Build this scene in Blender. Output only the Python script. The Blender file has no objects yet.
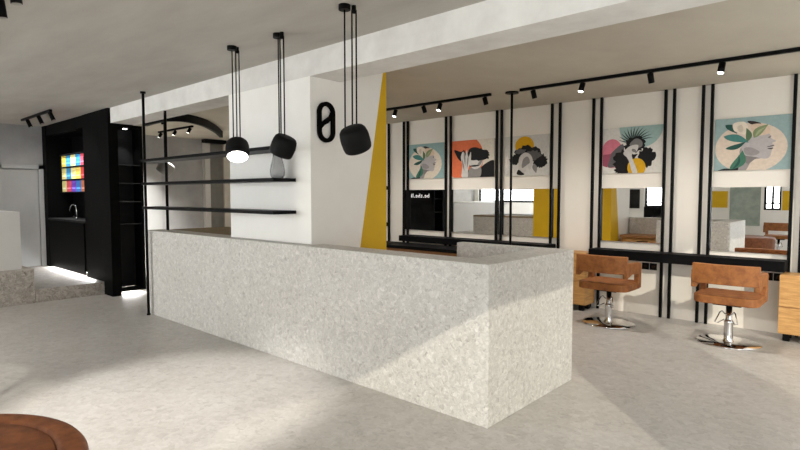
import bpy, bmesh, math, random
from mathutils import Vector, Matrix, Euler
random.seed(7)
SC = bpy.context.scene
COL = SC.collection
PI = math.pi

# ------------------------------------------------------------------ materials
def lin(c):
    c = c / 255.0
    return c / 12.92 if c <= 0.04045 else ((c + 0.055) / 1.055) ** 2.4
def rgb(r, g, b): return (lin(r), lin(g), lin(b), 1.0)

def mat(name, col, rough=0.5, metal=0.0, var=None, scale=8.0, bump=0.0, stretch=(1, 1, 1), emit=None, estr=0.0, spec=0.5, detail=5.0, coat=0.0):
    m = bpy.data.materials.new(name); m.use_nodes = True
    nt = m.node_tree; b = nt.nodes['Principled BSDF']
    b.inputs['Base Color'].default_value = col
    b.inputs['Roughness'].default_value = rough
    b.inputs['Metallic'].default_value = metal
    b.inputs['Specular IOR Level'].default_value = spec
    if coat: b.inputs['Coat Weight'].default_value = coat
    if emit:
        b.inputs['Emission Color'].default_value = emit
        b.inputs['Emission Strength'].default_value = estr
    if var or bump:
        tc = nt.nodes.new('ShaderNodeTexCoord'); mp = nt.nodes.new('ShaderNodeMapping')
        mp.inputs['Scale'].default_value = stretch
        nz = nt.nodes.new('ShaderNodeTexNoise'); nz.inputs['Scale'].default_value = scale; nz.inputs['Detail'].default_value = detail
        nz.inputs['Roughness'].default_value = 0.6
        nt.links.new(tc.outputs['Object'], mp.inputs['Vector']); nt.links.new(mp.outputs['Vector'], nz.inputs['Vector'])
        if var:
            rp = nt.nodes.new('ShaderNodeValToRGB')
            rp.color_ramp.elements[0].position = 0.3; rp.color_ramp.elements[0].color = var
            rp.color_ramp.elements[1].position = 0.7; rp.color_ramp.elements[1].color = col
            nt.links.new(nz.outputs['Fac'], rp.inputs['Fac']); nt.links.new(rp.outputs['Color'], b.inputs['Base Color'])
        if bump:
            bp = nt.nodes.new('ShaderNodeBump'); bp.inputs['Strength'].default_value = bump; bp.inputs['Distance'].default_value = 0.01
            nt.links.new(nz.outputs['Fac'], bp.inputs['Height']); nt.links.new(bp.outputs['Normal'], b.inputs['Normal'])
    return m

def terrazzo(name, stops, scale, rough=0.5, warm=None, nscale=0.8, stretch=(1, 1, 1), contrast=0.35):
    """chips of several stone colours from a voronoi cell pattern, over a cloudy ground"""
    m = bpy.data.materials.new(name); m.use_nodes = True
    nt = m.node_tree; b = nt.nodes['Principled BSDF']; L = nt.links.new
    b.inputs['Roughness'].default_value = rough
    tc = nt.nodes.new('ShaderNodeTexCoord'); mp = nt.nodes.new('ShaderNodeMapping'); mp.inputs['Scale'].default_value = stretch
    L(tc.outputs['Object'], mp.inputs['Vector'])
    nd = nt.nodes.new('ShaderNodeTexNoise'); nd.inputs['Scale'].default_value = 14; nd.inputs['Detail'].default_value = 3
    L(mp.outputs['Vector'], nd.inputs['Vector'])
    va = nt.nodes.new('ShaderNodeMixRGB'); va.blend_type = 'LINEAR_LIGHT'; va.inputs['Fac'].default_value = 0.05
    L(mp.outputs['Vector'], va.inputs['Color1']); L(nd.outputs['Color'], va.inputs['Color2'])
    vs = []
    for k, s in enumerate((scale, scale * 2.7)):
        v = nt.nodes.new('ShaderNodeTexVoronoi'); v.inputs['Scale'].default_value = s
        L(va.outputs['Color'], v.inputs['Vector'])
        sp = nt.nodes.new('ShaderNodeSeparateColor'); L(v.outputs['Color'], sp.inputs['Color'])
        r = nt.nodes.new('ShaderNodeValToRGB'); els = r.color_ramp.elements
        for i, (p, c) in enumerate(stops):
            e = els[i] if i < 2 else els.new(p)
            e.position = p; e.color = c
        L(sp.outputs['Red'], r.inputs['Fac']); vs.append(r)
    mx = nt.nodes.new('ShaderNodeMixRGB'); mx.inputs['Fac'].default_value = 0.5
    L(vs[0].outputs['Color'], mx.inputs['Color1']); L(vs[1].outputs['Color'], mx.inputs['Color2'])
    n2 = nt.nodes.new('ShaderNodeTexNoise'); n2.inputs['Scale'].default_value = nscale; n2.inputs['Detail'].default_value = 8
    L(mp.outputs['Vector'], n2.inputs['Vector'])
    r2 = nt.nodes.new('ShaderNodeValToRGB')
    r2.color_ramp.elements[0].position = 0.3; r2.color_ramp.elements[0].color = warm or (0.85, 0.85, 0.85, 1)
    r2.color_ramp.elements[1].position = 0.7; r2.color_ramp.elements[1].color = (1, 1, 1, 1)
    L(n2.outputs['Fac'], r2.inputs['Fac'])
    ml = nt.nodes.new('ShaderNodeMixRGB'); ml.blend_type = 'MULTIPLY'; ml.inputs['Fac'].default_value = contrast * 2
    L(mx.outputs['Color'], ml.inputs['Color1']); L(r2.outputs['Color'], ml.inputs['Color2'])
    L(ml.outputs['Color'], b.inputs['Base Color'])
    return m

M = {}
M['terrazzo'] = terrazzo('terrazzo_slab', [(0.0, rgb(156, 150, 143)), (0.1, rgb(181, 177, 171)), (0.5, rgb(195, 192, 185)), (0.85, rgb(205, 201, 195)), (1.0, rgb(222, 219, 213))], 38, 0.55, warm=(0.9, 0.89, 0.87, 1), nscale=2.2)
M['terrazzo_step'] = terrazzo('terrazzo_step', [(0.0, rgb(120, 110, 100)), (0.15, rgb(158, 150, 140)), (0.55, rgb(178, 170, 160)), (1.0, rgb(205, 198, 190))], 24, 0.6, nscale=2.0)
M['floor'] = terrazzo('floor_screed', [(0.0, rgb(158, 152, 146)), (0.15, rgb(171, 166, 160)), (0.6, rgb(178, 174, 168)), (1.0, rgb(188, 184, 179))], 17, 0.42, warm=(0.84, 0.825, 0.81, 1), nscale=1.1)
M['platform'] = terrazzo('platform_screed', [(0.0, rgb(150, 146, 140)), (0.5, rgb(172, 168, 161)), (1.0, rgb(190, 186, 180))], 17, 0.5, nscale=1.1)
M['ceiling'] = mat('brushed_concrete', rgb(194, 190, 182), 0.9, var=rgb(180, 175, 168), scale=1.3, stretch=(1.0, 3.2, 1), bump=0.05, detail=9, spec=0.1)
M['ceiling_back'] = mat('brushed_concrete_warm', rgb(196, 189, 174), 0.9, var=rgb(184, 176, 162), scale=1.1, stretch=(1.6, 1.0, 1), bump=0.05, detail=9, spec=0.1)
M['beam'] = mat('beam_concrete', rgb(232, 230, 225), 0.9, var=rgb(214, 211, 206), scale=4, bump=0.08, detail=8, spec=0.1)
M['plaster'] = mat('white_plaster', rgb(244, 242, 237), 0.85, var=rgb(240, 237, 231), scale=3, bump=0.05, spec=0.2)
M['plaster_warm'] = mat('warm_white_plaster', rgb(230, 224, 214), 0.85, var=rgb(226, 219, 208), scale=2, bump=0.03, spec=0.2)
M['grey_plaster'] = mat('grey_plaster', rgb(176, 175, 174), 0.85, var=rgb(156, 155, 154), scale=2.2, bump=0.05, detail=8, spec=0.2)
M['yellow'] = mat('mustard_paint', rgb(214, 172, 4), 0.7, var=rgb(208, 166, 3), scale=5)
M['white_paint'] = mat('white_paint', rgb(214, 212, 208), 0.6, var=rgb(210, 208, 203), scale=3)
M['door'] = mat('door_paint', rgb(176, 176, 174), 0.5, var=rgb(170, 170, 168), scale=3)
M['black'] = mat('black_metal', rgb(13, 13, 13), 0.45, var=rgb(10, 10, 10), scale=30, spec=0.08)
M['black_matte'] = mat('black_matte_paint', rgb(16, 16, 16), 0.6, var=rgb(12, 12, 12), scale=20, spec=0.15)
M['black_board'] = mat('black_laminate', rgb(11, 11, 11), 0.65, var=rgb(9, 9, 9), scale=12, bump=0.02, spec=0.06)
M['charcoal_board'] = mat('charcoal_board', rgb(38, 38, 39), 0.6, var=rgb(32, 32, 33), scale=12, spec=0.2)
M['logo'] = mat('black_acrylic', rgb(5, 5, 5), 0.7, var=rgb(4, 4, 4), scale=8, spec=0.05)
M['console'] = mat('console_black', rgb(17, 17, 18), 0.55, var=rgb(13, 13, 14), scale=14, spec=0.05)
M['leather'] = mat('cognac_leather', rgb(166, 106, 54), 0.6, var=rgb(116, 66, 30), scale=13, bump=0.12, detail=9, spec=0.4)
M['leather_shaded'] = mat('cognac_leather_shaded', rgb(140, 84, 46), 0.55, var=rgb(98, 52, 26), scale=16, bump=0.12, detail=9, spec=0.3)  # chair leather again, shade painted in as the ottoman stands outside the light pool
M['chrome'] = mat('polished_chrome', rgb(225, 225, 225), 0.06, 1.0, var=rgb(215, 215, 215), scale=6)
M['mirror'] = mat('mirror_glass', (0.9, 0.9, 0.89, 1), 0.0, 1.0, var=(0.885, 0.885, 0.875, 1), scale=1)
M['wood'] = mat('oak_veneer', rgb(206, 160, 98), 0.5, var=rgb(168, 120, 66), scale=7, stretch=(1, 1, 7), detail=7)
M['wood_h'] = mat('oak_board', rgb(168, 120, 74), 0.5, var=rgb(128, 86, 48), scale=5, stretch=(1.2, 9, 9), detail=7)
M['wood_grey'] = mat('greyed_oak_board', rgb(150, 132, 104), 0.6, var=rgb(112, 97, 74), scale=5, stretch=(1.2, 9, 9), detail=7, spec=.2)
M['lit'] = mat('lamp_face_lit', rgb(255, 255, 250), 0.4, emit=(1, 0.97, 0.92, 1), estr=7.0, var=rgb(250, 250, 246), scale=4)
M['unlit'] = mat('lamp_face_dim', rgb(150, 146, 138), 0.4, var=rgb(140, 136, 130), scale=4)
M['strip'] = mat('led_strip_lit', rgb(255, 255, 255), 0.4, emit=(1, 0.98, 0.95, 1), estr=10.0, var=rgb(250, 250, 250), scale=4)
M['canvas'] = mat('canvas_edge', rgb(205, 198, 186), 0.8, var=rgb(198, 190, 178), scale=30)
M['letter'] = mat('white_lettering', rgb(240, 240, 240), 0.5, emit=(1, 1, 1, 1), estr=0.45, var=rgb(236, 236, 236), scale=5)
M['ribbed'] = mat('ribbed_curtain', rgb(176, 173, 166), 0.8, var=rgb(160, 157, 150), scale=6)
M['green'] = mat('leaf_green', rgb(70, 104, 52), 0.6, var=rgb(48, 78, 36), scale=9)
M['shade_glass'] = mat('frosted_glass_panel', rgb(168, 178, 168), 0.15, var=rgb(140, 152, 144), scale=5)
M['screen'] = mat('dark_screen', rgb(12, 12, 14), 0.2, var=rgb(9, 9, 11), scale=4)
M['grey_lamp'] = mat('smoked_lamp_shell', rgb(205, 203, 198), 0.35, 0.2, var=rgb(140, 138, 134), scale=3)

def glass(name, tint, alpha, rough=0.02):
    m = bpy.data.materials.new(name); m.use_nodes = True; nt = m.node_tree; nt.nodes.clear(); L = nt.links.new
    out = nt.nodes.new('ShaderNodeOutputMaterial'); mx = nt.nodes.new('ShaderNodeMixShader')
    tr = nt.nodes.new('ShaderNodeBsdfTransparent'); tr.inputs['Color'].default_value = tint
    gl = nt.nodes.new('ShaderNodeBsdfPrincipled'); gl.inputs['Roughness'].default_value = rough
    nz = nt.nodes.new('ShaderNodeTexNoise'); nz.inputs['Scale'].default_value = 3
    rp = nt.nodes.new('ShaderNodeValToRGB'); rp.color_ramp.elements[0].color = (tint[0] * .8, tint[1] * .8, tint[2] * .8, 1); rp.color_ramp.elements[1].color = tint
    L(nz.outputs['Fac'], rp.inputs['Fac']); L(rp.outputs['Color'], gl.inputs['Base Color'])
    mx.inputs['Fac'].default_value = alpha
    L(tr.outputs[0], mx.inputs[1]); L(gl.outputs[0], mx.inputs[2]); L(mx.outputs[0], out.inputs['Surface'])
    return m
M['pane'] = glass('window_glass', (0.97, 0.98, 0.98, 1), 0.05)
M['vase'] = glass('ribbed_smoke_glass', (0.82, 0.82, 0.82, 1), 0.30, 0.15)
M['shelf_glass'] = glass('shelf_glass', (0.12, 0.125, 0.125, 1), 0.5, 0.2)

_flat = {}
def paint(r, g, b):
    k = (r, g, b)
    if k not in _flat:
        _flat[k] = mat('ink_%d_%d_%d' % k, rgb(r, g, b), 0.7, var=rgb(int(r * .93), int(g * .93), int(b * .93)), scale=24, spec=0.2)
    return _flat[k]

# ------------------------------------------------------------------ mesh builder
class MB:
    def __init__(self): self.bm = bmesh.new(); self.mats = []
    def _mi(self, m):
        if m is None: return 0
        if m not in self.mats: self.mats.append(m)
        return self.mats.index(m)
    def merge(self, b2, mi=0, smooth=False):
        for f in b2.faces: f.material_index = mi; f.smooth = smooth
        me = bpy.data.meshes.new('tmp'); b2.to_mesh(me); b2.free(); self.bm.from_mesh(me); bpy.data.meshes.remove(me)
    def box(self, x0, x1, y0, y1, z0, z1, bev=0.0, seg=2, rot=None, m=None):
        b = bmesh.new()
        bmesh.ops.create_cube(b, size=1)
        bmesh.ops.scale(b, vec=(abs(x1 - x0), abs(y1 - y0), abs(z1 - z0)), verts=b.verts)
        if bev: bmesh.ops.bevel(b, geom=list(b.edges), offset=bev, segments=seg, profile=0.5, affect='EDGES')
        if rot: bmesh.ops.rotate(b, cent=(0, 0, 0), matrix=Euler(rot).to_matrix(), verts=b.verts)
        bmesh.ops.translate(b, vec=((x0 + x1) / 2, (y0 + y1) / 2, (z0 + z1) / 2), verts=b.verts)
        self.merge(b, self._mi(m)); return self
    def cyl(self, p0, p1, r, r2=None, seg=24, smooth=True, m=None):
        p0, p1 = Vector(p0), Vector(p1); d = p1 - p0
        b = bmesh.new(); bmesh.ops.create_cone(b, cap_ends=True, segments=seg, radius1=r, radius2=r if r2 is None else r2, depth=d.length)
        bmesh.ops.rotate(b, cent=(0, 0, 0), matrix=d.to_track_quat('Z', 'Y').to_matrix(), verts=b.verts)
        bmesh.ops.translate(b, vec=(p0 + p1) / 2, verts=b.verts)
        mi = self._mi(m)
        for f in b.faces: f.smooth = smooth and len(f.verts) == 4; f.material_index = mi
        me = bpy.data.meshes.new('tmp'); b.to_mesh(me); b.free(); self.bm.from_mesh(me); bpy.data.meshes.remove(me); return self
    def lathe(self, prof, seg=40, org=(0, 0, 0), axis=(0, 0, 1), sx=1, sy=1, smooth=True, m=None):
        """prof: (radius, height) list turned about axis"""
        b = bmesh.new(); rings = []
        for r, z in prof:
            if r < 1e-6: rings.append([b.verts.new((0, 0, z))])
            else: rings.append([b.verts.new((r * sx * math.cos(2 * PI * i / seg), r * sy * math.sin(2 * PI * i / seg), z)) for i in range(seg)])
        for A, B in zip(rings, rings[1:]):
            for i in range(seg):
                j = (i + 1) % seg
                if len(A) == 1 and len(B) == 1: continue
                if len(A) == 1: b.faces.new((A[0], B[j], B[i]))
                elif len(B) == 1: b.faces.new((A[i], A[j], B[0]))
                else: b.faces.new((A[i], A[j], B[j], B[i]))
        bmesh.ops.recalc_face_normals(b, faces=b.faces)
        bmesh.ops.rotate(b, cent=(0, 0, 0), matrix=Vector(axis).to_track_quat('Z', 'Y').to_matrix(), verts=b.verts)
        bmesh.ops.translate(b, vec=org, verts=b.verts)
        self.merge(b, self._mi(m), smooth); return self
    def prism(self, pts, a0, a1, axis='z', m=None, bev=0.0, seg=2):
        """extrude a polygon; axis is the extrusion axis, pts are the two other coordinates in order"""
        def P(u, v, w): return {'z': (u, v, w), 'y': (u, w, v), 'x': (w, u, v)}[axis]
        b = bmesh.new()
        lo = [b.verts.new(P(u, v, a0)) for u, v in pts]; hi = [b.verts.new(P(u, v, a1)) for u, v in pts]
        b.faces.new(lo); b.faces.new(hi[::-1])
        n = len(pts)
        for i in range(n): b.faces.new((lo[i], hi[i], hi[(i + 1) % n], lo[(i + 1) % n]))
        bmesh.ops.recalc_face_normals(b, faces=b.faces)
        if bev: bmesh.ops.bevel(b, geom=list(b.edges), offset=bev, segments=seg, profile=0.5, affect='EDGES')
        self.merge(b, self._mi(m)); return self
    def tube(self, pts, r, seg=10, m=None):
        """a round bar along a polyline"""
        b = bmesh.new(); rings = []; pts = [Vector(p) for p in pts]
        ref = Vector((0.3, 0.2, 0.93))
        for i, p in enumerate(pts):
            t = (pts[min(i + 1, len(pts) - 1)] - pts[max(i - 1, 0)]).normalized()
            u = t.cross(ref)
            if u.length < 1e-3: u = t.cross(Vector((1, 0, 0)))
            u.normalize(); v = t.cross(u)
            rings.append([b.verts.new(p + r * (u * math.cos(2 * PI * k / seg) + v * math.sin(2 * PI * k / seg))) for k in range(seg)])
        for A, B in zip(rings, rings[1:]):
            for k in range(seg): b.faces.new((A[k], A[(k + 1) % seg], B[(k + 1) % seg], B[k]))
        b.faces.new(rings[0]); b.faces.new(rings[-1][::-1])
        bmesh.ops.recalc_face_normals(b, faces=b.faces)
        self.merge(b, self._mi(m), True); return self
    def build(self, name, m, parent=None):
        root = parent
        while root is not None and root.parent: root = root.parent
        me = bpy.data.meshes.new(name)
        if root is not None:
            bmesh.ops.translate(self.bm, vec=-Vector(root.location), verts=self.bm.verts)
        self.bm.to_mesh(me); self.bm.free()
        if self.mats:
            for x in self.mats: me.materials.append(x)
        else: me.materials.append(m)
        o = bpy.data.objects.new(name, me); COL.objects.link(o)
        if parent is not None: o.parent = parent
        return o

def tag(o, label, cat, group=None):
    o['label'] = label; o['category'] = cat
    if group: o['group'] = group
    return o
def thing(name, label, cat, loc, group=None):
    o = bpy.data.objects.new(name, None); COL.objects.link(o); o.location = loc; o.empty_display_size = 0.1
    return tag(o, label, cat, group)
def struct(o): o['kind'] = 'structure'; return o
def copy_tree(o, parent=None):
    c = o.copy(); COL.objects.link(c)
    if parent is not None: c.parent = parent
    for ch in list(o.children): copy_tree(ch, c)
    return c
def B(name, m, parent, *a, **k): return MB().box(*a, **k).build(name, m, parent)
def S(name, m, *a, **k): return struct(B(name, m, None, *a, **k))

# ------------------------------------------------------------------ room shell
XL, XR, YF, YB, ZC = -12.2, 1.2, -3.2, 7.36, 2.89
S('floor', M['floor'], XL - .2, XR + .2, YF - .2, YB + .2, -0.2, 0.0)
S('ceiling', M['ceiling'], XL - .2, XR + .2, YF - .2, 3.3, ZC, ZC + .2)
S('ceiling_rear', M['ceiling_back'], XL - .2, XR + .2, 3.3, YB + .2, ZC, ZC + .2)
S('wall_back', M['plaster_warm'], XL - .2, XR + .2, YB, YB + .2, 0, ZC)
S('wall_left', M['grey_plaster'], XL - .2, XL, YF, YB, 0, ZC)
S('trim_1', M['beam'], -8.798, XR, 3.163, 3.525, 2.662, ZC)                       # ceiling beam
# right wall: two tall glazed openings with a pier between them
w = MB()
for y0, y1 in ((YF, -2.9), (1.31, 3.26), (7.0, YB)): w.box(XR, XR + .2, y0, y1, 0, ZC)
for y0, y1 in ((-2.9, 1.31), (3.26, 7.0)):
    w.box(XR, XR + .2, y0, y1, 2.82, ZC); w.box(XR, XR + .2, y0, y1, 0, 0.06)
struct(w.build('wall_right', M['plaster']))
def window_x(n, y0, y1, z0, z1, div):
    f = MB(); t = 0.05
    f.box(XR + .06, XR + .13, y0, y1, z0, z0 + t); f.box(XR + .06, XR + .13, y0, y1, z1 - t, z1)
    for k in range(div + 1):
        y = y0 + (y1 - y0) * k / div
        f.box(XR + .06, XR + .13, max(y0, y - t / 2), min(y1, y + t / 2), z0, z1)
    o = struct(f.build('window_%d' % n, M['black']))
    B('pane', M['pane'], o, XR + .09, XR + .10, y0 + .03, y1 - .03, z0 + .03, z1 - .03)
window_x(1, -2.9, 1.31, 0.06, 2.82, 1)
window_x(2, 3.26, 7.0, 0.06, 2.82, 2)
# front wall behind the viewpoint: shop windows over a low wall
FO = [(-12.0, -9.2), (-9.1, -6.6), (-5.72, -4.1), (-2.55, -2.15), (-1.7, -.2)]  # wide openings enlarged and the last one added, unseen, for more daylight
ZS = [.25, .25, 1.2, 1.15, .25]
w = MB(); xs = [XL] + [v for p in FO for v in p] + [XR]
for k in range(0, len(xs), 2): w.box(xs[k], xs[k + 1], YF - .2, YF, 0, ZC)
for (x0, x1), zs in zip(FO, ZS):
    w.box(x0, x1, YF - .2, YF, 0, zs); w.box(x0, x1, YF - .2, YF, 2.78, ZC)
struct(w.build('wall_front', M['plaster']))
for n, (x0, x1) in enumerate(FO):
    f = MB(); t = 0.05; y0, y1 = YF - .13, YF - .06; zs, zt = ZS[n], 2.78
    f.box(x0, x1, y0, y1, zs, zs + t).box(x0, x1, y0, y1, zt - t, zt).box(x0, x0 + t, y0, y1, zs, zt).box(x1 - t, x1, y0, y1, zs, zt)
    f.box(x0, x1, y0, y1, 1.32, 1.36)
    f.box((x0 + x1) / 2 - t / 2, (x0 + x1) / 2 + t / 2, y0, y1, zs, zt)
    o = struct(f.build('window_%d' % (n + 3), M['black']))
    B('pane', M['pane'], o, x0 + .03, x1 - .03, YF - .10, YF - .09, zs + .03, zt - .03)

# raised platform, terrazzo plinth and white block at the left
S('trim_2', M['platform'], XL, -9.17, 2.19, YB, 0, 0.19)
S('trim_3', M['terrazzo_step'], -9.17, -9.15, 2.20, 3.135, 0, 0.192)
S('trim_4', M['terrazzo_step'], -12.19, -9.15, YF + .01, 2.19, 0, 0.49)
S('trim_5', M['white_paint'], -12.18, -9.3, YF + .02, 2.075, 0.49, 1.325)
# doors in the left wall
d = struct(MB().box(-12.2, -12.12, 2.38, 2.455, .19, 2.14).box(-12.2, -12.12, 3.04, 3.115, .19, 2.14).box(-12.2, -12.12, 2.38, 3.115, 2.065, 2.14).build('door_1', M['door']))
B('leaf', M['door'], d, -12.2, -12.185, 2.465, 3.03, .2, 2.058)
MB().cyl((-12.185, 2.55, 1.15), (-12.13, 2.55, 1.15), .012).cyl((-12.13, 2.55, 1.15), (-12.13, 2.67, 1.15), .01).build('handle', M['chrome'], d)
d = struct(B('door_2', M['door'], None, -12.2, -12.17, 4.75, 5.42, .19, 2.25))
S('trim_6', M['white_paint'], -12.2, -12.08, 6.43, 6.56, .19, ZC)
S('trim_7', M['plaster_warm'], -12.2, -12.1, 6.93, 7.10, .19, ZC)

# ------------------------------------------------------------------ pillar
p = MB().box(-5.395, -3.98, 3.163, 4.17, 0, 2.662).box(-5.395, -3.98, 3.525, 4.17, 2.662, ZC).build('wall_pillar', M['plaster']); struct(p)
# yellow slanted field on the right side and yellow back of the pillar
y = MB().prism([(4.172, 0.0), (4.172, ZC - .01), (4.135, ZC - .01), (3.60, 0.0)], -3.98, -3.977, 'x', None)
y.box(-5.64, -3.977, 4.172, 4.176, 0, ZC - .01)
struct(y.build('trim_8', M['yellow']))
# the 0-shaped emblem
def stadium(cy, cz, hw, hh, n=16):
    pts = []
    for i in range(n + 1):
        a = PI * i / n; pts.append((cy + hw * math.cos(a), cz + hh - hw + hw * math.sin(a)))
    for i in range(n + 1):
        a = PI + PI * i / n; pts.append((cy + hw * math.cos(a), cz - hh + hw + hw * math.sin(a)))
    return pts
def ring(outer, inner, x0, x1):
    b = bmesh.new(); n = len(outer)
    V = [[b.verts.new((x, q[0], q[1])) for q in P] for x in (x0, x1) for P in (outer, inner)]
    for i in range(n):
        j = (i + 1) % n
        b.faces.new((V[0][i], V[0][j], V[1][j], V[1][i])); b.faces.new((V[2][i], V[3][i], V[3][j], V[2][j]))
        b.faces.new((V[0][i], V[2][i], V[2][j], V[0][j])); b.faces.new((V[1][i], V[1][j], V[3][j], V[3][i]))
    bmesh.ops.recalc_face_normals(b, faces=b.faces); return b
CY, CZ, HW, HH, T = 3.337, 2.256, 0.101, 0.19, 0.037
e = MB(); e.merge(ring(stadium(CY, CZ, HW, HH), stadium(CY, CZ, HW - T, HH - T), -3.977, -3.945))
e.prism([(CY - HW + .03, CZ - .07), (CY - HW + .03, CZ - .025), (CY - .02, CZ + .02), (CY + .04, CZ + .06), (CY + HW - .03, CZ + .125), (CY + HW - .03, CZ + .055), (CY + .02, CZ - .005), (CY - .03, CZ - .03)], -3.9775, -3.9445, 'x')
tag(e.build('wall_emblem', M['logo']), 'black raised 0-shaped emblem with a diagonal bar on the white pillar', 'emblem')

# ------------------------------------------------------------------ reception desk
DX0, DX1, DY0, DY1, DZ = -7.235, -1.934, 3.013, 4.34, 1.109
desk = thing('reception_desk', 'long pale terrazzo reception desk wrapping a corner in mid room', 'desk', (-4.6, 3.3, 0))
fp = MB().prism([(DX0, DY0), (DX1, DY0), (DX1, 3.263), (-3.93, 3.263), (-3.93, 3.153), (-5.44, 3.153), (-5.44, 3.263), (DX0, 3.263)], 0, DZ, 'z', bev=.004, seg=1)
fp.build('front_panel', M['terrazzo'], desk)
MB().prism([(-2.22, 3.2635), (DX1, 3.2635), (DX1, DY1 - .03), (DX1 - .03, DY1), (-2.22, DY1)], 0, DZ, 'z', bev=.004, seg=1).build('end_panel', M['terrazzo'], desk)
B('return_panel', M['terrazzo'], desk, -3.093, -2.2205, 4.24, DY1, 0, DZ, bev=.004, seg=1)
B('worktop', M['wood_h'], desk, -3.92, -2.23, 3.27, 3.85, .74, .78)
for k in range(2):
    dr = B('drawer', M['wood'], desk, -3.90 + k * .83, -3.09 + k * .83, 3.28, 3.80, .08, .735, bev=.004)
    MB().box(-3.60 + k * .83, -3.40 + k * .83, 3.80, 3.815, .66, .675).build('handle', M['black'], dr)
B('side_block', M['terrazzo'], desk, -7.20, -5.45, 3.264, 4.16, 0, 1.065)
B('side_counter', M['wood_grey'], desk, -7.20, -5.45, 3.264, 4.16, 1.0655, 1.104)

# ------------------------------------------------------------------ hanging shelf rack
rack = thing('shelf_rack', 'black metal rack of three long shelves above the left desk end', 'shelf', (-7.2, 3.05, 0))
MB().cyl((-7.12, 2.96, 0.0), (-7.12, 2.96, ZC), .017).cyl((-7.12, 2.96, ZC - .025), (-7.12, 2.96, ZC), .034).cyl((-7.12, 2.96, 0), (-7.12, 2.96, .02), .024).build('pole', M['black'], rack)
MB().cyl((-7.0, 3.185, DZ), (-7.0, 3.185, 2.662), .018).build('pole', M['black'], rack)
for z in (2.005, 1.712, 1.405):
    B('shelf', M['black'], rack, -7.10, -4.2, 2.90, 3.158, z - .016, z + .016, bev=.002, seg=1)
v = MB().lathe([(0, 1.731), (.055, 1.731), (.07, 1.76), (.072, 1.80), (.062, 1.86), (.046, 1.92), (.042, 1.955), (.038, 1.955), (.042, 1.92), (.058, 1.86), (.068, 1.80), (.066, 1.76), (.05, 1.737), (0, 1.737)], 28, (-4.33, 3.04, 0)).build('glass_vase', M['vase'])
tag(v, 'pale smoked glass vase standing on the middle black shelf', 'vase')

# ------------------------------------------------------------------ pendant lamps
def pendant(label, c, axis, lit, canopy, hook, mat_shell='black_matte', zc=ZC, size=1.0):
    t = thing('pendant_lamp', label, 'lamp', (canopy[0], canopy[1], zc), 'pendant lamps')
    ax = Vector(axis).normalized(); c = Vector(c)
    MB().cyl((canopy[0], canopy[1], zc - .035), (canopy[0], canopy[1], zc), .042).build('canopy', M['black'], t)
    if hook: MB().cyl((hook[0], hook[1], zc - .045), (hook[0], hook[1], zc), .016).lathe([(0, zc - .055), (.02, zc - .05), (.02, zc - .03), (0, zc - .03)], 16, (hook[0], hook[1], 0)).build('hook', M['black'], t)
    R, H = .104 * size, .168 * size
    prof = [(0, H * .52), (R * .60, H * .515), (R * .78, H * .48), (R * .91, H * .38), (R * .98, H * .2), (R * 1.0, H * .05), (R * 1.0, -H * .1), (R * .98, -H * .34), (R * .93, -H * .46), (R * .88, -H * .49), (R * .84, -H * .46), (R * .9, -H * .3), (0, -H * .3)]
    sh = MB().lathe(prof, 40, c, -ax).build('shade', M[mat_shell], t)
    MB().lathe([(0, -H * .31), (R * .89, -H * .31), (R * .87, -H * .47), (R * .6, -H * .5), (0, -H * .52)], 36, c, -ax).build('diffuser', M['lit' if lit else 'unlit'], sh)
    top = c - ax * H * .45
    cords = [((canopy[0], canopy[1], zc - .03), (canopy[0], canopy[1], top.z - .03))]
    if hook:
        for k in (-1, 1): cords.append(((hook[0] + k * .012, hook[1] + k * .009, zc - .045), (hook[0] + k * .012, hook[1] + k * .009, top.z - .02)))
    for a, b in cords: MB().cyl(a, b, .0055, seg=8).build('cord', M['black'], t)
    return t
pendant('black drum pendant lamp with glowing white face, leftmost above the desk', (-4.340, 2.622, 1.978), (.50, -.30, -1), True, (-4.375, 2.605), (-4.372, 2.655))
pendant('middle of the three black pendant lamps, tilted with its face turned away', (-3.70, 2.66, 1.972), (-.48, -.10, -.9), False, (-3.757, 2.66), (-3.70, 2.655), size=.97)
pendant('black pendant lamp hanging in front of the emblem pillar, largest in view', (-2.79, 2.612, 1.962), (-.12, .50, -.85), False, (-2.853, 2.576), (-2.815, 2.63))
pendant('smoky grey pendant lamp hanging far back behind the shelf rack', (-9.85, 4.47, 2.06), (-.35, -.45, -.8), False, (-9.85, 4.45), None, 'grey_lamp', ZC, 1.35)

# ------------------------------------------------------------------ black kitchenette
kit = thing('kitchenette', 'tall black built-in kitchenette with lit niche and sink at far left', 'cabinet', (-10.5, 3.3, 0))
KF, KB = 3.125, 3.63
B('side_panel', M['black_board'], kit, -12.17, -11.95, KF, KB, .192, ZC - .004)
B('tall_panel', M['black_board'], kit, -9.91, -9.14, KF, KB, .2, ZC - .004)
B('lintel', M['black_board'], kit, -11.949, -9.911, KF + .01, KB, 2.69, ZC - .004)
B('back_panel', M['black_board'], kit, -11.949, -9.911, KB - .06, KB, .25, 2.689)
B('countertop', M['charcoal_board'], kit, -11.949, -9.911, KF - .005, KB - .061, 1.10, 1.13)
B('cabinet_door', M['black_board'], kit, -11.94, -10.02, KF + .005, KF + .03, .215, 1.09, bev=.002, seg=1)
B('base_carcass', M['black_board'], kit, -11.949, -9.96, KF + .035, KB - .061, .26, 1.095)
B('led_strip', M['strip'], kit, -11.9, -10.12, KF + .06, KF + .08, .235, .2595)
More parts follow.
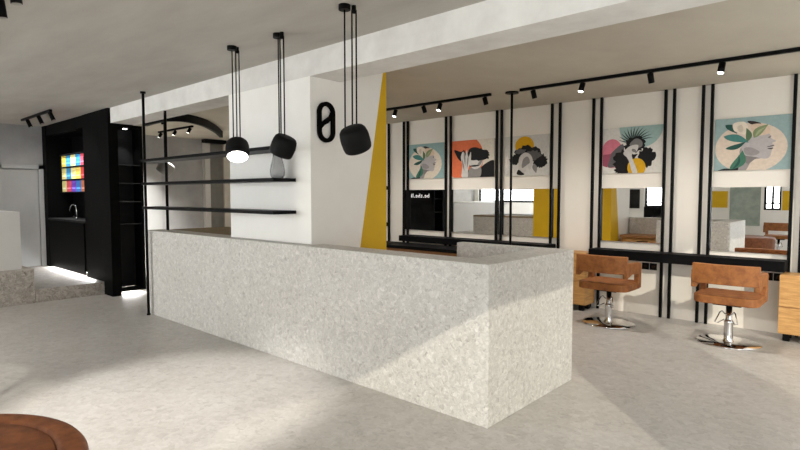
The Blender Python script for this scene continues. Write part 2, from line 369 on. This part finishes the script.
# niche turned to the desk, with glass shelves
MB().box(-9.139, -8.80, KF, 3.262, 0, ZC - .004).build('corner_panel', M['black_board'], kit)
MB().box(-9.139, -8.80, 3.262, KB, 2.61, 2.655).build('niche_top', M['black_board'], kit)
B('niche_back', M['charcoal_board'], kit, -9.139, -9.10, 3.262, KB - .035, .09, 2.61)
B('niche_side', M['black_board'], kit, -9.139, -8.80, KB - .035, KB, .06, 2.61)
for z in (2.035, 1.75, 1.465, 1.115): B('glass_shelf', M['shelf_glass'], kit, -9.099, -8.83, 3.27, KB - .036, z - .006, z + .006)
B('niche_floor', M['black_board'], kit, -9.099, -8.80, 3.263, KB - .036, .06, .085)
MB().cyl((-8.93, 3.42, 2.60), (-8.93, 3.42, 2.611), .03).build('downlight', M['lit'], kit)
B('led_strip', M['strip'], kit, -9.08, -8.90, 3.30, KB - .06, .045, .0598)
fau = MB().cyl((-10.80, 3.27, 1.13), (-10.80, 3.27, 1.165), .02).tube([(-10.80, 3.27, 1.15), (-10.80, 3.27, 1.28)] + [(-10.80 - .115 + .115 * math.cos(a), 3.27 - .02 * (1 - math.cos(a)), 1.28 + .115 * math.sin(a)) for a in [PI * i / 14 for i in range(1, 14)]] + [(-11.03, 3.23, 1.265)], .0075)
fau.cyl((-10.80, 3.25, 1.16), (-10.74, 3.2, 1.19), .006)
fau.build('faucet', M['chrome'], kit)
bs = MB()
for z in (1.62, 1.855, 2.09, 2.325): bs.box(-11.79, -10.0, 3.31, 3.565, z - .009, z + .009)
bs.box(-11.79, -11.772, 3.31, 3.565, 1.611, 2.334)
bs.build('box_shelves', M['black_board'], kit)
B('led_strip', M['black'], kit, -11.72, -10.4, 3.175, 3.195, 2.68, 2.6895)  # invented dark strip marking where the added niche lamp sits
# lettering on the rear side of the kitchenette, seen in the mirrors
fc = bpy.data.curves.new('lettering', 'FONT'); fc.body = 'be.the.light'; fc.size = .15; fc.space_character = 1.28; fc.extrude = .004; fc.align_x = 'LEFT'
fo = bpy.data.objects.new('lettering', fc); COL.objects.link(fo)
dg = bpy.context.evaluated_depsgraph_get(); me = bpy.data.meshes.new_from_object(fo.evaluated_get(dg)); bpy.data.objects.remove(fo)
lo = bpy.data.objects.new('lettering', me); COL.objects.link(lo); me.materials.clear(); me.materials.append(M['letter'])
lo.parent = kit; lo.rotation_euler = (PI / 2, 0, PI); lo.location = Vector((-8.95, KB + .006, 1.50)) - kit.location

cols = {'y': (236, 208, 96), 'c': (240, 226, 150), 'b': (62, 150, 206), 'p': (232, 86, 104), 'r': (206, 66, 74), 'o': (226, 140, 96), 'v': (122, 78, 196), 't': (60, 120, 190), 'n': (190, 112, 84)}
names = {'y': 'yellow', 'c': 'cream', 'b': 'blue', 'p': 'pink', 'r': 'red', 'o': 'orange', 'v': 'violet', 't': 'deep blue', 'n': 'copper'}
ordn = ['first', 'second', 'third', 'fourth', 'fifth', 'sixth']
for r, (row, z, rn) in enumerate((('ybcbpr', 2.0995, 'top'), ('cbcyrp', 1.8645, 'middle'), ('cpvtny', 1.6295, 'bottom'))):
    for k, ch in enumerate(row):
        x = -11.768 + k * .262
        bx = thing('dye_box', '%s hair colour box, %s from left in the %s row of the black niche' % (names[ch], ordn[k], rn), 'box', (x + .11, 3.42, z), 'colour boxes in the kitchenette niche')
        c = cols[ch]
        B('carton', paint(*c), bx, x, x + .25, 3.33, 3.5, z, z + .208, bev=.003, seg=1)
        B('print_band', paint(min(255, c[0] + 40), min(255, c[1] + 60), min(255, c[2] + 70)), bx, x + .03, x + .22, 3.3265, 3.3298, z + .05, z + .075)

# ------------------------------------------------------------------ curved ceiling rail and back room details
pl = [(-9.6, 4.02), (-9.17, 3.98), (-8.80, 3.98), (-8.60, 4.10), (-8.60, 4.32), (-8.87, 4.70), (-9.25, 5.05), (-9.68, 5.40), (-10.33, 5.87)]
def smooth_path(P, n=6):
    out = []
    for i in range(len(P) - 1):
        p0, p1, p2, p3 = [Vector(P[max(0, min(len(P) - 1, i + k))]) for k in (-1, 0, 1, 2)]
        for s in range(n):
            t = s / n
            out.append(0.5 * ((2 * p1) + (p2 - p0) * t + (2 * p0 - 5 * p1 + 4 * p2 - p3) * t * t + (3 * p1 - p0 - 3 * p2 + p3) * t ** 3))
    return out + [Vector(P[-1])]
sp = smooth_path(pl); L_, R_ = [], []
for i, q in enumerate(sp):
    t = (sp[min(i + 1, len(sp) - 1)] - sp[max(i - 1, 0)]).normalized(); n = Vector((-t.y, t.x))
    L_.append(tuple(q + n * .03)); R_.append(tuple(q - n * .03))
b = MB()
for i in range(len(sp) - 1): b.prism([L_[i], L_[i + 1], R_[i + 1], R_[i]], 2.76, ZC, 'z')
tag(b.build('curtain_rail', M['black_matte']), 'curved black ceiling rail in the room behind the shelf rack', 'rail')
cu = MB(); pts = [(-12.12 + .03 * math.sin(i * 1.3), 6.57 + i * .35 / 48) for i in range(49)]
cu.prism(pts + [(q[0] - .02, q[1]) for q in reversed(pts)], .2, 2.78, 'z')
tag(cu.build('ribbed_curtain', M['ribbed']), 'grey ribbed curtain on the far wall behind the shelf rack', 'curtain')
tag(B('wall_unit', M['black_matte'], None, -12.08, -11.9, 6.35, 6.9, 2.80, 2.885), 'black box mounted above the ribbed grey curtain', 'wall unit')

# ------------------------------------------------------------------ track lights
def track(label, x0, x1, y, heads, cat='track light', drop=.03, hl=.10):
    t = thing('track_light', label, cat, ((x0 + x1) / 2, y, ZC), 'ceiling track lights')
    B('track', M['black'], t, x0, x1, y - .02, y + .02, ZC - .035, ZC - .001)
    for x, d, lit in heads:
        d = Vector(d).normalized(); top = Vector((x, y, ZC - .05)); c0 = top + Vector((0, 0, -.012)) - d * .02
        h = MB().cyl((x, y, ZC - .036), (x, y, ZC - .06), .014).cyl(c0, c0 + d * hl, .031).build('spot_head', M['black'], t)
        MB().cyl(c0 + d * (hl - .012), c0 + d * (hl + .002), .027).build('lens', M['lit' if lit else 'unlit'], h)
    return t
track('long black ceiling track with four spots at right above the chairs', -3.44, 0.4, 6.03, [(-3.26, (.12, .3, -1), 0), (-2.64, (-.12, -.3, -1), 1), (-1.90, (.05, .4, -1), 0), (-1.24, (-.08, -.3, -1), 1), (-.3, (0, .3, -1), 0)])
track('shorter black ceiling track with spots above the leftmost art prints', -6.2, -3.87, 6.03, [(-5.55, (-.1, -.3, -1), 1), (-5.0, (.15, .3, -1), 0), (-4.70, (-.1, -.3, -1), 1), (-3.96, (.12, .3, -1), 0)])
track('black ceiling track with three small spots near the grey door', -11.25, -9.62, 2.6, [(-10.9, (.4, .3, -1), 0), (-10.25, (.4, .3, -1), 0), (-9.6 - .05, (.4, .3, -1), 0)], hl=.14)
track('black ceiling track with three spots in the room behind the shelves', -11.3, -9.84, 5.0, [(-11.2, (-.3, -.5, -1), 1), (-10.55, (-.3, -.5, -1), 1), (-9.95, (-.3, -.5, -1), 1)])
track('black ceiling track at the top left corner of the view', -9.6, -.4, .895, [(-8.6, (0, .25, -1), 1), (-7.1, (0, .25, -1), 1), (-5.6, (0, .25, -1), 1), (-4.31, (0, .12, -1), 0), (-3.93, (0, .08, -1), 0), (-3.70, (.02, 1.5, -1), 1), (-2.3, (0, .25, -1), 1)], hl=.13)  # track lengthened and outer lit heads added to carry fill spots

# ------------------------------------------------------------------ styling wall: posts, mirrors, prints, consoles
PY0, PY1 = 7.30, 7.335
def posts(label, xs, rungs=()):
    t = thing('post_pair', label, 'posts', (sum(xs) / 2, 7.318, 0), 'pairs of black posts along the mirror wall')
    for x in xs: B('post', M['black'], t, x - .0155, x + .0155, PY0, PY1, 0, ZC - .001)
    for z in rungs: B('rung', M['black'], t, xs[0] + .0172, xs[1] - .0172, PY0 + .005, PY1 - .005, z - .035, z + .035)
posts('black post pair with two cross rungs right beside the yellow-edged pillar', (-7.06, -6.905), (1.70, 1.02))
posts('pair of slim black posts left of the leftmost art print', (-6.53, -6.435))
posts('pair of slim black posts between the leaf portrait and orange print', (-5.575, -5.475))
posts('pair of slim black posts between the orange and the mustard-circle print', (-4.575, -4.49))
posts('pair of slim black posts right of the mustard-circle print', (-3.648, -3.525))
posts('pair of slim black posts left of the pink-circle print', (-3.036, -2.926))
posts('pair of slim black posts right of the pink-circle print', (-2.112, -2.012))
posts('pair of slim black posts left of the largest leafy profile print', (-1.69, -1.592))
posts('pair of slim black posts at the right picture edge beside the oak cabinet', (-.79, -.69))
for lab, x0, x1, z0 in (('wall mirror below the leftmost print, reflecting a black lettered panel', -6.555, -5.575, .945),
                    ('wall mirror below the orange-circle print', -5.50, -4.56, .945),
                    ('wall mirror below the mustard-circle print, reflecting a yellow field', -4.556, -3.555, .945),
                    ('wall mirror below the pink-circle print, behind the left chair', -2.94, -2.14, .945),
                    ('wall mirror below the largest leafy print, behind the right chair', -1.585, -.81, .90)):
    m_ = thing('wall_mirror', lab, 'mirror', ((x0 + x1) / 2, 7.35, z0), 'wall mirrors')
    B('backing', M['white_paint'], m_, x0 + .004, x1 - .004, 7.346, 7.359, z0 + .004, 1.656)
    B('glass', M['mirror'], m_, x0, x1, 7.340, 7.3455, z0, 1.66)
co = thing('console_shelf', 'long black wall console shelf behind the two brown chairs', 'shelf', (-1.87, 7.15, .7))
B('shelf_board', M['console'], co, -2.95, -.792, 7.03, 7.297, .735, .85, bev=.003, seg=1)
co = thing('console_shelf', 'black wall console shelf behind the reception desk under the left mirrors', 'shelf', (-4.95, 7.15, .7))
B('shelf_board', M['console'], co, -6.35, -3.55, 6.98, 7.297, .765, .86, bev=.003, seg=1)
sb = thing('sideboard', 'low oak sideboard with dark top just behind the reception desk', 'sideboard', (-5.4, 6.7, 0))
B('top', M['console'], sb, -6.9, -4.0, 6.44, 6.95, .70, .75, bev=.003, seg=1)
B('body', M['wood_h'], sb, -6.86, -4.04, 6.47, 6.94, .06, .699)
B('plinth', M['black_matte'], sb, -6.8, -4.1, 6.52, 6.9, 0, .06)
for lab, x, z in (('black double power socket on the wall right of the left chair', -2.27, .64), ('black double power socket on the wall right of the right chair', -.93, .64)):
    s = thing('power_socket', lab, 'socket', (x, 7.355, z), 'wall sockets')
    for k in (-1, 1):
        f = B('socket_plate', M['black'], s, x + k * .048 - .044, x + k * .048 + .044, 7.347, 7.359, z - .044, z + .044, bev=.004)
        MB().cyl((x + k * .048, 7.3465, z), (x + k * .048, 7.3475, z), .02).build('socket_hole', M['screen'], f)
cp = thing('support_pole', 'thin black floor-to-ceiling pole with round ceiling plate behind the desk', 'pole', (-3.628, 6.152, 0))
MB().cyl((-3.628, 6.152, 0), (-3.628, 6.152, ZC), .016).build('pole', M['black'], cp)
MB().cyl((-3.628, 6.152, ZC - .02), (-3.628, 6.152, ZC - .001), .085).build('ceiling_plate', M['black'], cp)

# art prints -------------------------------------------------------------
def ell(cx, cy, rx, ry, n=40, a0=0, a1=2 * PI): return [(cx + rx * math.cos(a0 + (a1 - a0) * i / n), cy + ry * math.sin(a0 + (a1 - a0) * i / n)) for i in range(n + (0 if abs(a1 - a0 - 2 * PI) < 1e-6 else 1))]
def leaf(x0, y0, x1, y1, w, bend=0.0, n=10):
    d = Vector((x1 - x0, y1 - y0)); nn = Vector((-d.y, d.x))
    A, Bp = [], []
    for i in range(n + 1):
        t = i / n; c = Vector((x0, y0)) + d * t + nn * bend * math.sin(PI * t); h = w * math.sin(PI * t ** 0.8)
        A.append(tuple(c + nn.normalized() * h)); Bp.append(tuple(c - nn.normalized() * h))
    return A + Bp[::-1][1:-1]
def blob(cx, cy, rx, ry, j, seed, n=34):
    rr = random.Random(seed); out = []
    for i in range(n):
        a = 2 * PI * i / n; k = 1 + rr.uniform(-j, j); out.append((cx + rx * k * math.cos(a), cy + ry * k * math.sin(a)))
    return out
def smooth2(P, n=5):
    Q = P + P[:1]; out = []; N = len(P)
    for i in range(N):
        p0, p1, p2, p3 = [Vector(P[(i + k) % N]) for k in (-1, 0, 1, 2)]
        for s in range(n):
            t = s / n; out.append(tuple(0.5 * ((2 * p1) + (p2 - p0) * t + (2 * p0 - 5 * p1 + 4 * p2 - p3) * t * t + (3 * p1 - p0 - 3 * p2 + p3) * t ** 3)))
    return out
def clip(P, x0=0., x1=1., y0=0., y1=1.):
    def cut(P, f, g):
        out = []
        for i in range(len(P)):
            a, b = P[i], P[(i + 1) % len(P)]
            fa, fb = f(a), f(b)
            if fa >= 0: out.append(a)
            if (fa >= 0) != (fb >= 0):
                t = fa / (fa - fb); out.append((a[0] + (b[0] - a[0]) * t, a[1] + (b[1] - a[1]) * t))
        return out
    for f in (lambda p: p[0] - x0, lambda p: x1 - p[0], lambda p: p[1] - y0, lambda p: y1 - p[1]):
        P = cut(P, f, None)
        if len(P) < 3: return []
    return P
def art(label, x0, x1, z0, z1, bg, shapes):
    o = MB(); W, Hh = x1 - x0, z1 - z0
    o.box(x0, x1, 7.338, 7.3595, z0, z1, m=M['canvas'])
    o.box(x0, x1, 7.3375, 7.338, z0, z1, m=paint(*bg))
    yy = 7.3372
    for c, P in shapes:
        P = clip([tuple(q) for q in P])
        if len(P) < 3: continue
        b = bmesh.new(); vs = [b.verts.new((x0 + u * W, yy, z0 + v * Hh)) for u, v in P]
        f = b.faces.new(vs); b.normal_update()
        if f.normal.y > 0: f.normal_flip()
        bmesh.ops.triangulate(b, faces=[f], ngon_method='EAR_CLIP')
        o.merge(b, o._mi(paint(*c))); yy -= .00018
    tag(o.build('art_print', None), label, 'picture', 'collage prints on the mirror wall')

def leafy(flower_dx=0.0, back=(226, 208, 190)):
    teal, dk, gr, pale = (74, 128, 122), (44, 84, 76), (128, 142, 104), (226, 214, 196)
    skin, sh, sh2, lip = (178, 172, 170), (128, 122, 120), (150, 144, 142), (74, 68, 68)
    neck = smooth2([(.33, -.02), (.36, .20), (.34, .36), (.40, .46), (.58, .36), (.50, .18), (.42, -.02)])
    face = smooth2([(.36, .52), (.42, .60), (.56, .64), (.66, .68), (.715, .66), (.735, .58), (.79, .535), (.79, .51), (.755, .495), (.755, .475), (.775, .45), (.76, .425), (.765, .395), (.75, .375), (.745, .31), (.72, .225), (.66, .205), (.52, .25), (.42, .28), (.37, .38)])
    return [(back, ell(.475, .42, .465, .47, 48)),
            ((36, 40, 40), smooth2([(.05, -.02), (.14, .04), (.30, .05), (.36, .26), (.42, -.02)])),
            (sh2, neck), (sh, smooth2([(.40, .30), (.52, .27), (.62, .22), (.54, .20), (.46, .12), (.40, .20)])),
            (skin, face), (sh2, smooth2([(.40, .42), (.50, .42), (.60, .33), (.52, .27), (.42, .30)])),
            (lip, smooth2([(.70, .43), (.775, .45), (.765, .43), (.70, .42)])), (lip, smooth2([(.70, .395), (.765, .40), (.75, .375), (.71, .38)])),
            (sh, smooth2([(.70, .60), (.735, .63), (.725, .585), (.70, .585)])),
            ((52, 44, 42), smooth2([(.43, .92), (.50, .92), (.60, .87), (.58, .84), (.48, .86)])),
            ((216, 190, 166), smooth2([(.48, .84), (.60, .86), (.70, .80), (.72, .68), (.62, .64), (.52, .66)])),
            (dk, leaf(.14, .88, .30, .70, .055, .1)), (pale, smooth2([(.24, .88), (.30, .92), (.40, .91), (.44, .80), (.40, .68), (.34, .70), (.26, .76)])),
            ((206, 192, 172), smooth2([(.30, .82), (.36, .86), (.38, .76), (.34, .72)])), (teal, leaf(.12, .66, .46, .52, .07, .06)),
            (dk, leaf(.15, .42, .42, .54, .045, -.1)), ((70, 116, 96), leaf(.22, .02, .38, .38, .075, -.15)), (dk, leaf(.25, .02, .33, .30, .02, -.15)),
            (gr, leaf(.52, .60, .70, .84, .06, .1)), ((92, 116, 84), leaf(.44, .54, .42, .80, .04, -.1)), ((160, 168, 130), leaf(.54, .63, .68, .80, .018, .1))]
def orange():
    k, g, w_ = (30, 29, 30), (140, 136, 132), (206, 202, 196)
    return [((222, 116, 76), ell(.30, .52, .46, .62, 44)),
            (k, smooth2([(.28, -.02), (.44, .22), (.60, .16), (.78, .34), (1.0, .42), (1.0, -.02)])), (g, smooth2([(.40, -.02), (.42, .20), (.52, .30), (.70, .24), (.66, -.02)])),
            (w_, smooth2([(.42, .46), (.46, .30), (.54, .22), (.64, .24), (.72, .34), (.74, .50), (.60, .56)])), (g, smooth2([(.60, .30), (.68, .32), (.74, .46), (.68, .44)])),
            (k, smooth2([(.42, .30), (.55, .33), (.66, .31), (.55, .28)])),
            (k, blob(.62, .60, .27, .16, .12, 3)), (k, smooth2([(.06, .76), (.22, .70), (.30, .74), (.34, .60), (.26, .44), (.18, .48), (.10, .62)])),
            (k, smooth2([(.40, .72), (.52, .80), (.66, .76), (.80, .62), (.88, .48), (.70, .50), (.46, .50)])),
            (w_, smooth2([(.24, .02), (.26, .30), (.22, .56), (.28, .70), (.32, .52), (.36, .74), (.40, .54), (.46, .68), (.46, .42), (.40, .24), (.38, -.02)])),
            (g, leaf(.30, .70, .33, .30, .02)), (g, leaf(.40, .60, .37, .22, .018)), (g, leaf(.25, .50, .31, .16, .018))]
def mustard():
    k, g, w_, m_ = (28, 27, 28), (132, 128, 126), (196, 190, 184), (92, 90, 90)
    return [((212, 160, 22), ell(.45, .75, .21, .23, 40)), (k, blob(.50, .52, .30, .22, .16, 5)), (k, blob(.80, .36, .15, .17, .16, 8)), (m_, blob(.64, .50, .18, .12, .2, 9)),
            (w_, smooth2([(.34, .10), (.32, .34), (.36, .50), (.48, .58), (.60, .50), (.64, .34), (.58, .14), (.52, .24), (.46, .08)])), (g, smooth2([(.40, .20), (.42, .40), (.52, .48), (.58, .34), (.50, .26)])),
            (k, smooth2([(.28, .06), (.32, .16), (.40, .10), (.46, .04), (.36, .02)])), (k, blob(.22, .40, .10, .13, .22, 11)), ((225, 220, 212), blob(.06, .34, .05, .17, .3, 12)), (g, leaf(.66, .30, .72, .06, .05)), (m_, blob(.36, .62, .12, .06, .3, 13))]
def palm():
    k, g, w_ = (26, 25, 26), (120, 117, 115), (200, 196, 192)
    s = [((156, 182, 178), ell(.64, 1.0, .36, .46, 44)), ((206, 118, 134), ell(.16, .44, .19, .32, 40)), ((94, 92, 94), smooth2([(.10, .14), (.10, .30), (.14, .44), (.34, .64), (.36, .40), (.26, .18)])), ((150, 78, 96), [(.0, .18), (.0, .42), (.15, .44), (.08, .14)])]
    for i in range(13):
        a = PI * (.06 + .88 * i / 12); s.append(((70, 84, 80), leaf(.55, .66, .55 + .30 * math.cos(a), .68 + .33 * math.sin(a), .014, .08)))
    s += [(k, blob(.55, .62, .17, .17, .18, 21)), (k, blob(.40, .26, .20, .24, .2, 22)), (k, blob(.74, .34, .13, .22, .22, 23)), ((208, 160, 30), ell(.58, .12, .15, .20, 30)),
          (g, smooth2([(.46, .62), (.56, .74), (.66, .68), (.66, .56), (.54, .54)])), (w_, smooth2([(.36, .44), (.46, .58), (.60, .60), (.58, .46), (.50, .38), (.60, .02), (.52, .0), (.46, .24), (.42, .34)])), (g, leaf(.50, .52, .58, .44, .03)), (k, blob(.30, .08, .08, .09, .3, 24))]
    return s
AZ0, AZ1 = 1.857, 2.466
art('leftmost collage print of a leafy woman profile, turquoise with a cream circle', -6.43, -5.63, AZ0, AZ1, (144, 172, 170), leafy(0, (220, 208, 190)))
art('collage print of a dark-hatted woman over an orange circle', -5.46, -4.63, AZ0, AZ1, (224, 214, 198), orange())
art('collage print of a dark bust under a mustard circle on pale grey', -4.44, -3.69, AZ0, AZ1, (206, 203, 196), mustard())
art('collage print of a dark-haired figure with a pink circle at left', -2.905, -2.135, AZ0, AZ1, (214, 210, 202), palm())
art('largest rightmost collage print, leafy woman profile on dusty teal with a beige oval', -1.56, -.797, AZ0, AZ1, (150, 172, 170), leafy(0, (216, 198, 180)))

# ------------------------------------------------------------------ salon chairs
def rrect(hx, hy, r, n=6):
    P = []
    for cx, cy, a in ((hx - r, hy - r, 0), (-hx + r, hy - r, PI / 2), (-hx + r, -hy + r, PI), (hx - r, -hy + r, 1.5 * PI)):
        for i in range(n + 1): P.append((cx + r * math.cos(a + PI / 2 * i / n), cy + r * math.sin(a + PI / 2 * i / n)))
    return P
def bent_panel(hx, y, bow, th, z0, z1, n=14, lean=0.0):
    """upright panel bowed outwards in plan"""
    out, inn = [], []
    for i in range(n + 1):
        s = -1 + 2 * i / n; yy = y + bow * s * s
        out.append((hx * s, yy)); inn.append((hx * s, yy + th))
    return out + inn[::-1]
def make_chair(label, loc, rz):
    t = thing('salon_chair', label, 'chair', (0, 0, 0), 'brown leather styling chairs')
    MB().prism(rrect(.30, .27, .11), .445, .532, 'z', bev=.014, seg=3).build('seat', M['leather'], t)
    MB().prism(bent_panel(.302, -.315, .045, .06, 0, 0), 0.655, .860, 'z', bev=.008, seg=2).build('backrest', M['leather'], t)
    for s in (-1, 1):
        x0, x1 = (.255, .312) if s > 0 else (-.312, -.255)
        prof = [(-.262, .60), (-.262, .785), (.16, .765), (.19, .74), (.19, .46), (.09, .46), (.09, .63), (-.10, .645)]
        MB().prism(prof, x0, x1, 'x', bev=.010, seg=2).build('armrest', M['leather'], t)
    B('under_plate', M['black'], t, -.13, .13, -.13, .13, .415, .436)
    MB().lathe([(0, 0), (.30, 0), (.305, .006), (.30, .016), (.06, .022), (0, .022)], 64, (0, 0, 0), sx=1.0, sy=.92).build('base', M['chrome'], t)
    MB().lathe([(.056, .02), (.05, .03), (.043, .05), (.043, .22), (.047, .235), (.038, .245), (.03, .26), (.03, .42), (0, .42)], 32, (0, 0, 0)).build('column', M['chrome'], t)
    for s in (-1, 1):
        MB().tube([(.03 * s, -.02, .31), (.055 * s, -.05, .345), (.07 * s, -.07, .335), (.105 * s, -.13, .235), (.075 * s, -.12, .23), (.04 * s, -.04, .255)], .006, 8).build('pump_lever', M['chrome'], t)
    t.location = loc; t.rotation_euler = (0, 0, rz)
    return t
ch = make_chair('brown leather salon chair on round chrome base, in front of the right mirror', (-1.20, 6.52, 0), 0)
c2 = copy_tree(ch); c2.location = (-2.47, 6.52, 0); c2.rotation_euler = (0, 0, -.02); c2['label'] = 'brown leather salon chair beside the desk end, in front of the left mirror'
c3 = copy_tree(ch); c3.location = (-2.05, -2.2, 0); c3.rotation_euler = (0, 0, PI); c3['label'] = 'brown salon chair across the room, seen only in the right mirror'

# ------------------------------------------------------------------ oak drawer cabinets
def cab(label, x0, x1, y0, y1, zt):
    t = thing('drawer_cabinet', label, 'cabinet', ((x0 + x1) / 2, (y0 + y1) / 2, 0), 'oak drawer cabinets')
    B('carcass', M['wood'], t, x0, x1, y0 + .02, y1, .08, zt, bev=.002, seg=1)
    zm = .08 + (zt - .08) * .46
    B('drawer_front', M['wood'], t, x0, x1, y0, y0 + .0195, .085, zm - .006, bev=.002, seg=1)
    B('drawer_front', M['wood'], t, x0, x1, y0, y0 + .0195, zm + .006, zt, bev=.002, seg=1)
    for x in (x0 + .07, x1 - .07):
        for y in (y0 + .07, y1 - .07): B('foot', M['black'], t, x - .03, x + .03, y - .03, y + .03, 0, .08)
cab('oak two-drawer cabinet on black feet at the right picture edge', -.825, -.30, 6.97, 7.29, .715)
cab('oak two-drawer cabinet on black feet half hidden behind the left chair', -3.42, -2.965, 6.97, 7.29, .79)

# ------------------------------------------------------------------ round leather ottoman in the lower left corner
ot = thing('ottoman', 'round brown leather ottoman cut off at the lower left corner', 'ottoman', (-2.42, .12, 0))
MB().lathe([(0, .08), (.53, .08), (.57, .12), (.595, .30), (.617, .55), (.613, .59), (.60, .608), (.58, .614), (.53, .614), (.517, .611), (.51, .60), (.0, .585)], 72, (-2.44, .112, 0)).build('body', M['leather_shaded'], ot)
MB().lathe([(0, .587), (.48, .598), (.508, .602), (.50, .609), (.45, .6115), (0, .613)], 64, (-2.44, .112, 0)).build('cushion', M['leather_shaded'], ot)
MB().lathe([(0, 0), (.5, 0), (.5, .08), (0, .08)], 48, (-2.42, .12, 0), smooth=False).build('plinth', M['black_matte'], ot)

# ------------------------------------------------------------------ across the room, seen in the mirrors
tv = thing('wall_screen', 'black wall screen across the room, seen in the mirror', 'screen', (-6.29, YF, 1.14))
B('panel', M['screen'], tv, -6.72, -5.86, YF + .002, YF + .04, 1.14, 1.75)
bt = MB().box(-6.66, -6.42, YF + .0402, YF + .042, 1.55, 1.62)
bt.build('caption_bar', M['letter'], tv)
S('trim_9', M['yellow'], -4.02, -3.42, YF, YF + .02, 1.2, 1.68)
S('trim_12', M['shade_glass'], -3.36, -2.62, YF, YF + .03, .7, 2.3)
S('trim_10', M['yellow'], -2.12, -1.84, YF, YF + .02, 1.15, 1.68)
S('trim_11', M['black_matte'], -5.72, -4.1, YF, YF + .03, .78, 1.2)

# ------------------------------------------------------------------ light
wd = bpy.data.worlds.new('sky'); SC.world = wd; wd.use_nodes = True
nt = wd.node_tree; bg = nt.nodes['Background']; bg.inputs['Strength'].default_value = 6.5
tc = nt.nodes.new('ShaderNodeTexCoord'); sx = nt.nodes.new('ShaderNodeSeparateXYZ'); cr = nt.nodes.new('ShaderNodeValToRGB')
nt.links.new(tc.outputs['Generated'], sx.inputs['Vector']); nt.links.new(sx.outputs['X'], cr.inputs['Fac']); nt.links.new(cr.outputs['Color'], bg.inputs['Color'])
cr.color_ramp.elements[0].position = 0.0; cr.color_ramp.elements[0].color = (.97, .985, 1.0, 1)     # open bright sky over the street side
cr.color_ramp.elements[1].position = 0.75; cr.color_ramp.elements[1].color = (.15, .152, .155, 1)     # duller sky to the east
def lamp(name, kind, loc, energy, color=(1, 1, 1), target=None, **kw):
    l = bpy.data.lights.new(name, kind); l.energy = energy; l.color = color
    for k, v in kw.items(): setattr(l, k, v)
    o = bpy.data.objects.new(name, l); COL.objects.link(o); o.location = loc
    if target is not None: o.rotation_euler = (Vector(target) - Vector(loc)).to_track_quat('-Z', 'Y').to_euler()
    return o
sd = Vector((-.70, .71, -.42))
lamp('sun', 'SUN', (6, -6, 6), 1.5, (1, .93, .80), target=Vector((6, -6, 6)) + sd, angle=math.radians(.6))
def portal(loc, target, sx, sy):
    o = lamp('window_portal', 'AREA', loc, 1, target=target, shape='RECTANGLE', size=sx, size_y=sy); o.data.cycles.is_portal = True
for (x0, x1), zs in zip(FO, ZS): portal(((x0 + x1) / 2, YF - .03, (zs + 2.78) / 2), ((x0 + x1) / 2, 5, (zs + 2.78) / 2), x1 - x0, 2.78 - zs)
for y0, y1 in ((-2.9, 1.31), (3.26, 7.0)): portal((XR + .03, (y0 + y1) / 2, 1.44), (-5, (y0 + y1) / 2, 1.44), y1 - y0, 2.76)
warm = (1, .95, .89)
for x, y in ((-2.68, 5.98), (-1.28, 5.98), (-5.6, 5.98), (-4.75, 5.98)):
    lamp('spot_lamp', 'SPOT', (x, y - .02, 2.70), 50, warm, (x - .1, y + .1, 0), spot_size=2.8, spot_blend=1.0, shadow_soft_size=.03)
for x in (-8.6, -7.1, -5.6, -2.3): lamp('spot_lamp', 'SPOT', (x, .90, 2.72), 36, (1, .97, .93), (x, 1.3, 0), spot_size=2.2, spot_blend=.9, shadow_soft_size=.04)  # added wide fill spots for floor and desk, at the outer heads
lamp('spot_lamp', 'SPOT', (-3.69, 1.05, 2.70), 260, (1, .97, .93), (-3.95, 1.75, 0), spot_size=.92, spot_blend=.55, shadow_soft_size=.04)
for x in (-11.3, -10.6, -10.0): lamp('spot_lamp', 'SPOT', (x - .05, 4.9, 2.68), 225, (1, .98, .95), (x - .25, 4.5, 0), spot_size=1.8, spot_blend=.8, shadow_soft_size=.03)
lamp('led_lamp', 'AREA', (-10.7, KF - .012, .235), 9, target=(-10.7, 2.75, .0), shape='RECTANGLE', size=2.4, size_y=.02)
lamp('led_lamp', 'AREA', (-8.95, 3.45, .035), 3.5, target=(-8.94, 3.45, -1), shape='RECTANGLE', size=.3, size_y=.3)
lamp('led_lamp', 'AREA', (-11.05, 3.185, 2.675), 6, target=(-11.05, 3.34, 1.9), shape='RECTANGLE', size=1.3, size_y=.02, spread=math.radians(70))  # added lamp under the lintel, brightens the colour boxes
lamp('spot_lamp', 'SPOT', (-8.93, 3.42, 2.58), 8, (1, 1, 1), (-9.0, 3.42, 0), spot_size=1.2, spot_blend=.6, shadow_soft_size=.02)

for x in (-10.85, -10.2, -9.6): lamp('spot_lamp', 'SPOT', (x + .1, 2.66, 2.70), 16, (1, .98, .95), (x - .6, 2.9, 1), spot_size=2.4, spot_blend=1, shadow_soft_size=.03)  # added fill to brighten the left side; the heads here are unlit
# ------------------------------------------------------------------ camera
cam = bpy.data.cameras.new('camera'); co_ = bpy.data.objects.new('camera', cam); COL.objects.link(co_)
cam.sensor_width = 36; cam.lens = 538 / 800 * 36; cam.clip_start = .02
co_.location = (0, 0, 1.57); co_.rotation_euler = (math.radians(90 - 3.2), 0, math.radians(42.15))
SC.camera = co_
vs = SC.view_settings; vs.view_transform = 'Standard'; vs.look = 'None'; vs.gamma = 1; vs.exposure = 0.7; vs.use_curve_mapping = False
SC.cycles.max_bounces = 10; SC.cycles.diffuse_bounces = 6; SC.cycles.glossy_bounces = 6; SC.cycles.transparent_max_bounces = 12
SC.cycles.caustics_reflective = True; SC.cycles.blur_glossy = 0.5; SC.cycles.sample_clamp_indirect = 6
